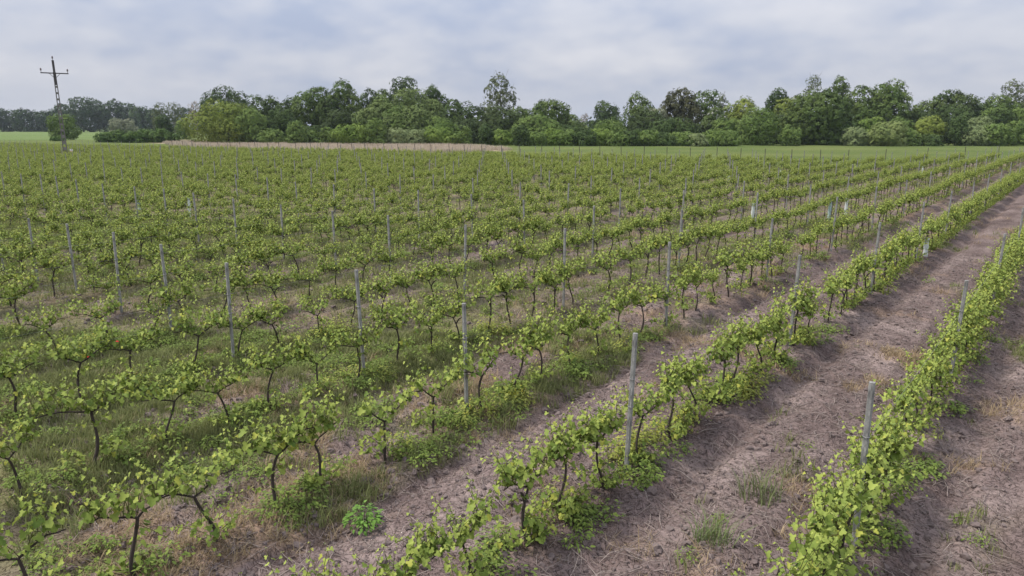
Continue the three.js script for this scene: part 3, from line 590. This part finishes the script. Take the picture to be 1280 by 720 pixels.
WOOD.forEach(([x, z, h, r, kind, label], i) => {
  const near = MARKS.map((m) => [Math.hypot(m[0] - x, m[1] - z), m[2]]).sort((p, q) => p[0] - q[0])[0], nigh = kind === 'far' ? '' : ' near ' + near[1];
  const o = LOOK[kind], rnd = rand(900 + i * 13), y = groundY(x, z), bush = !o.tree;
  const t = thing(bush ? 'bush' : 'tree', label || o.text + nigh, bush ? 'bush' : 'tree', x, y, z, label && !label.startsWith('silver-grey') ? (bush ? 'bushes at the meadow edge' : 'trees of the wood') : (o.group ?? 'trees of the wood') + nigh);
  if (label.startsWith('silver-grey')) t.userData.group = 'silver-grey bushes of the far wood';
  const { list, lobes } = makeCrown(rnd, h, r * (kind === 'airy' || kind === 'bare' ? 1 : label ? 1.1 : 1.24), o), W = new Shape3(), bark = kind === 'bare' || kind === 'airy' ? [0.16, 0.14, 0.12] : [0.06, 0.05, 0.04];
  const R = bush ? 0.05 + h * 0.008 : h * 0.017 + 0.08, topY = h * 0.75, lean = (rnd() - 0.5) * h * 0.08, stem = [0, 0.3, 0.6, 1].map((f) => V(lean * f + (rnd() - 0.5) * 0.2 * f, -0.3 + topY * f, (rnd() - 0.5) * 0.4 * f));
  W.tube(stem, stem.map((_, k) => R * (1 - k * 0.24)), 7, bark);
  lobes.slice(0, o.limbs ?? 7).forEach((l) => { const f = 0.35 + rnd() * 0.5, k = Math.min(2, Math.floor(f * 3)), from = stem[k].clone().lerp(stem[k + 1], clamp(f * 3 - k, 0, 1)), to = V(l[0], Math.max(l[1], from.y * 0.6), l[2]); W.tube([from, from.clone().lerp(to, 0.5).add(V(0, 0.05 * h, 0)), to], [R * 0.42, R * 0.26, R * 0.1], 5, bark); });
  if (kind === 'bare' || kind === 'airy') for (let q = 0; q < (kind === 'bare' ? 60 : 26); q++) { const l = lobes[q % lobes.length], c = V(l[0], l[1], l[2]), a = rnd() * 6.28; W.tube([c, c.clone().add(V(Math.cos(a) * l[3] * 0.6, l[4] * (0.2 + rnd()), Math.sin(a) * l[3] * 0.6)), c.clone().add(V(Math.cos(a) * l[3], l[4] * (0.5 + rnd()), Math.sin(a) * l[3]))], [0.06, 0.045, 0.02], 3, bark, false); }
  part(bush ? 'stem' : 'trunk', W.build(), treeWoodMat, t);
  const crown = new THREE.InstancedMesh(SPRIGS[i % SPRIGS.length], treeLeafMat, list.length), M = new THREE.Matrix4(), tint = new THREE.Color();
  list.forEach((e, k) => { crown.setMatrixAt(k, M.compose(V(...e.p), e.q, V(e.s, e.s, e.s))); crown.setColorAt(k, tint.setRGB(...e.c)); });
  crown.name = bush ? 'foliage' : 'crown'; crown.castShadow = crown.receiveShadow = true; crown.userData.kind = 'stuff'; t.add(crown);
  treeTris += W.i.length / 3; sprigs += list.length;
});

// ---------------------------------------------------------------- grass, weeds, straw, clods
function tuft(seed, n, h, spread, w, cols, lean = 0.5) { const rnd = rand(seed), S = new Shape3(); for (let i = 0; i < n; i++) { const a = rnd() * 6.28, b = rnd() * 6.28, q = spread * Math.sqrt(rnd()), hh = h * (0.45 + rnd() * 0.7); S.blade(Math.cos(a) * q, -0.02, Math.sin(a) * q, Math.cos(b), Math.sin(b), hh, w * (0.7 + rnd() * 0.6), hh * lean * (0.3 + rnd()), mix3(cols[0], cols[1], rnd())); } return S.build(); }
function rosette(seed, n, h, spread, size, cols, bloom) {
  const rnd = rand(seed), S = new Shape3();
  for (let i = 0; i < n; i++) { const a = rnd() * 6.28, q = spread * Math.sqrt(rnd()), hh = h * (0.2 + rnd() * 0.8) * (1 - 0.5 * (q / spread)), p = V(Math.cos(a) * q, hh, Math.sin(a) * q), b = a + (rnd() - 0.5) * 1.6; const flower = bloom && hh > h * 0.55 && rnd() < 0.4; S.leaf(p, V(Math.cos(b), 0.1 - rnd() * 0.5, Math.sin(b)).normalize(), V((rnd() - 0.5) * 0.9, 1, (rnd() - 0.5) * 0.9).normalize(), size * (flower ? 0.5 : 0.6 + rnd() * 0.7), flower ? bloom : mix3(cols[0], cols[1], rnd()), OVAL, 0.25); if (i % 5 === 0) S.blade(Math.cos(a) * q * 0.4, -0.02, Math.sin(a) * q * 0.4, Math.cos(a), Math.sin(a), hh + 0.02, 0.004, q * 0.6, mix3(cols[0], cols[1], 0.5)); }
  return S.build();
}
const GRASS = [[0.135, 0.16, 0.055], [0.25, 0.265, 0.105]], PALEGRASS = [[0.27, 0.2, 0.11], [0.44, 0.35, 0.23]], WEED = [[0.11, 0.17, 0.032], [0.21, 0.27, 0.06]], YELLOWWEED = [[0.2, 0.235, 0.05], [0.33, 0.35, 0.08]];
function fill(name, label, category, kinds, mat) { const g = new THREE.Group(); g.name = name; scene.add(g); tag(g, label, category, null, 'stuff'); kinds.forEach(([pname, geo, list]) => scatter(pname, g, geo, mat, list)); return g; }
{
  const rnd = rand(31), lists = { g: [[], [], []], d: [[], []], w: [[], []], y: [[]], s: [[], [], []], c: [[], []] };
  const inView = (x, z, m = 0.8) => { const Z = camZ(x, z), X = camX(x, z); return Z > 2.2 && Math.abs(X / Z) < m; };
  const put = (list, x, z, sc, more) => list[Math.floor(rnd() * list.length)].push({ x, y: groundY(x, z), z, rot: rnd() * 6.28, scale: sc, ...more });
  // three rings, thinner and coarser with distance
  for (const [near, farr, n, sc] of [[2, 14, 60000, 1], [13, 32, 42000, 1.35], [30, 75, 26000, 1.9]]) for (let i = 0; i < n; i++) {
    const Z = near + (farr - near) * Math.sqrt(rnd()), X = (rnd() * 2 - 1) * 0.78 * Z, x = X * Math.cos(YAW) - Z * Math.sin(YAW), z = -(X * Math.sin(YAW) + Z * Math.cos(YAW));
    if (x < -160 || x > 6 || -z > rowEnd(x)) continue;
    const [g, d] = cover(x, z), { u } = alley(x), q = rnd(), patch = fbm(x * 0.9, z * 0.9, 51, 2);
    if (q < g * 0.62) { if (patch > 0.1 && rnd() < 0.5) put(lists.w, x, z, sc * (0.5 + rnd() * 0.7)); else put(lists.g, x, z, sc * (0.45 + rnd() * 0.75)); }
    else if (q < g * 0.62 + d * 0.5) put(lists.d, x, z, sc * (0.4 + rnd() * 0.7));
    if (u < 0.34 && rnd() < 0.16 * clamp(0.3 + fbm(x * 1.1, z * 1.1, 71, 2) * 4, 0, 1)) put(patch > 0.08 ? lists.y : lists.w, x, z, sc * (0.6 + rnd() * 0.9));
  }
  for (let i = 0; i < 52000; i++) { // loose stems and clods on the bare soil
    const Z = 3 + 20 * Math.pow(rnd(), 0.8), X = (rnd() * 2 - 1) * 0.78 * Z, x = X * Math.cos(YAW) - Z * Math.sin(YAW), z = -(X * Math.sin(YAW) + Z * Math.cos(YAW));
    if (x > 6 || -z > rowEnd(x)) continue;
    const [g] = cover(x, z); if (rnd() < g * 0.7) continue;
    if (i % 4 !== 0) put(lists.c, x, z, 0.25 + rnd() * rnd() * rnd() * 2.6, { tx: rnd() * 6, tz: rnd() * 6 });
    else put(lists.s, x, z, 0.6 + rnd() * 0.8, { tx: (rnd() - 0.5) * 0.3, tz: (rnd() - 0.5) * 0.3 });
  }
  fill('grass', 'green grass tufts and short turf between the vine rows', 'grass', lists.g.map((l, i) => ['tuft', tuft(40 + i, 16, 0.17, 0.09, 0.005, GRASS, 0.7), l]), grassMat);
  fill('dry_grass', 'straw-coloured dry grass between the vine rows', 'grass', lists.d.map((l, i) => ['tuft', tuft(50 + i, 14, 0.14, 0.11, 0.0045, PALEGRASS, 1.3), l]), grassMat);
  fill('weeds', 'leafy green weeds growing under the vines', 'weeds', lists.w.map((l, i) => ['clump', rosette(60 + i, 40, 0.17, 0.13, 0.042, WEED), l]), grassMat);
  fill('yellow_weeds', 'yellowish flowering weeds at the foot of the vines', 'weeds', lists.y.map((l, i) => ['clump', rosette(70 + i, 34, 0.3, 0.12, 0.045, YELLOWWEED, [0.5, 0.42, 0.05]), l]), grassMat);
  const stem = (seed) => { const r = rand(seed), S = new Shape3(), L = 0.07 + r() * 0.09, b = (r() - 0.5) * 0.1, c = mix3([0.15, 0.115, 0.105], [0.36, 0.3, 0.265], r()); S.tube([V(-L, 0.006, 0), V(0, 0.022, b), V(L, 0.008, b * 0.4)], [0.0022, 0.003, 0.0022], 3, c, false); for (let k = 0; k < 2; k++) S.tube([V((r() - 0.5) * L, 0.018, b * 0.5), V((r() - 0.5) * L * 1.4, 0.035, (r() - 0.5) * 0.18)], [0.0026, 0.0018], 3, mix3(c, [0.12, 0.09, 0.085], r()), false); return S.build(); };
  fill('straw_litter', 'dry broken stems strewn over the bare soil', 'straw', lists.s.map((l, i) => ['stem', stem(80 + i), l]), strawMat);
  const clod = (seed) => { const g = new THREE.IcosahedronGeometry(0.035, 1), p = g.attributes.position, c = new Float32Array(p.count * 3); for (let i = 0; i < p.count; i++) { const f = 0.8 + 0.5 * noise3.noise(p.getX(i) * 40 + seed, p.getY(i) * 40, p.getZ(i) * 40); p.setXYZ(i, p.getX(i) * f, p.getY(i) * f * 0.7, p.getZ(i) * f); c.set(mix3(SOIL, SOIL_DARK, 0.35), i * 3); } g.setAttribute('color', new THREE.BufferAttribute(c, 3)); g.computeVertexNormals(); return g; };
  fill('soil_clods', 'small brown clods of soil on the bare track', 'soil', lists.c.map((l, i) => ['clod', clod(i * 5.5), l]), strawMat);
  // reddish dry grass beyond the rows
  const tall = [[], []];
  for (let i = 0; i < 30000 && tall[0].length + tall[1].length < 5200; i++) { const x = -208 + rnd() * 132, z = -117 + rnd() * 52; if (inside(DRY, x, z) && -z > rowEnd(x) + 2 && fbm(x * 0.08, z * 0.08, 33, 2) > -0.16) put(tall, x, z, 0.8 + rnd() * 0.7); }
  fill('tall_dry_grass', 'pinkish tall dry grass along the meadow in front of the wood', 'grass', tall.map((l, i) => ['tuft', tuft(95 + i, 22, 0.5, 0.55, 0.022, [[0.34, 0.28, 0.21], [0.5, 0.43, 0.34]], 0.5), l]), grassMat);
  // single weeds and two poppies that stand out
  const weedAt = (x, z, sc, label, cols, grassy) => { const t = thing('weed', label, 'weed', x, groundY(x, z), z, 'single weeds on the bare soil'); t.scale.setScalar(sc); part('foliage', grassy ? tuft(7 + Math.round(-x * 9), 110, 0.26, 0.16, 0.0035, cols, 0.9) : rosette(9 + Math.round(-x * 9), 190, 0.24, 0.17, 0.048, cols), grassMat, t).userData.kind = 'stuff'; };
  weedAt(-5.55, -4.3, 1.15, 'bright green leafy weed alone on bare soil beside the third row', [[0.09, 0.19, 0.03], [0.15, 0.27, 0.05]]);
  weedAt(-2.5, -6.4, 1.3, 'upright green grass tuft alone on the bare track', [[0.13, 0.18, 0.065], [0.22, 0.27, 0.11]], true);
  weedAt(-2.45, -7.6, 1.5, 'loose dark green grass tuft on the bare track', [[0.13, 0.16, 0.065], [0.21, 0.235, 0.11]], true);
  for (const [x, z, label] of [[-12.9, -4.85, 'red poppy flower higher up beside a vine trunk'], [-12.4, -4.15, 'red poppy flower low in the brown strip between two rows']]) {
    const t = thing('poppy', label, 'flower', x, groundY(x, z), z, 'poppies'), S = new Shape3(), F = new Shape3();
    S.tube([V(0, -0.03, 0), V(0.02, 0.25, 0.01), V(0.0, 0.5, 0.0)], [0.005, 0.004, 0.004], 4, [0.1, 0.15, 0.05]);
    for (let q = 0; q < 4; q++) { const a = q * 1.571; F.leaf(V(0, 0.5, 0), V(Math.cos(a), 0.5, Math.sin(a)).normalize(), V(-Math.cos(a) * 0.5, 1, -Math.sin(a) * 0.5).normalize(), 0.055, [0.5, 0.012, 0.012], [[0, 0], [0.55, 0.5], [0.42, 0.95], [0, 1]], 0.15); }
    part('stalk', S.build(), grassMat, t); part('petals', F.build(), grassMat, t);
  }
}
console.log('vine prototype triangles', Math.round(vineTris), 'tree triangles', Math.round(treeTris), 'sprigs', sprigs, 'vines', spots.length);
scene.fog = new THREE.FogExp2(new THREE.Color(0.72, 0.8, 0.92), 0.00012);
renderer.render(scene, camera);
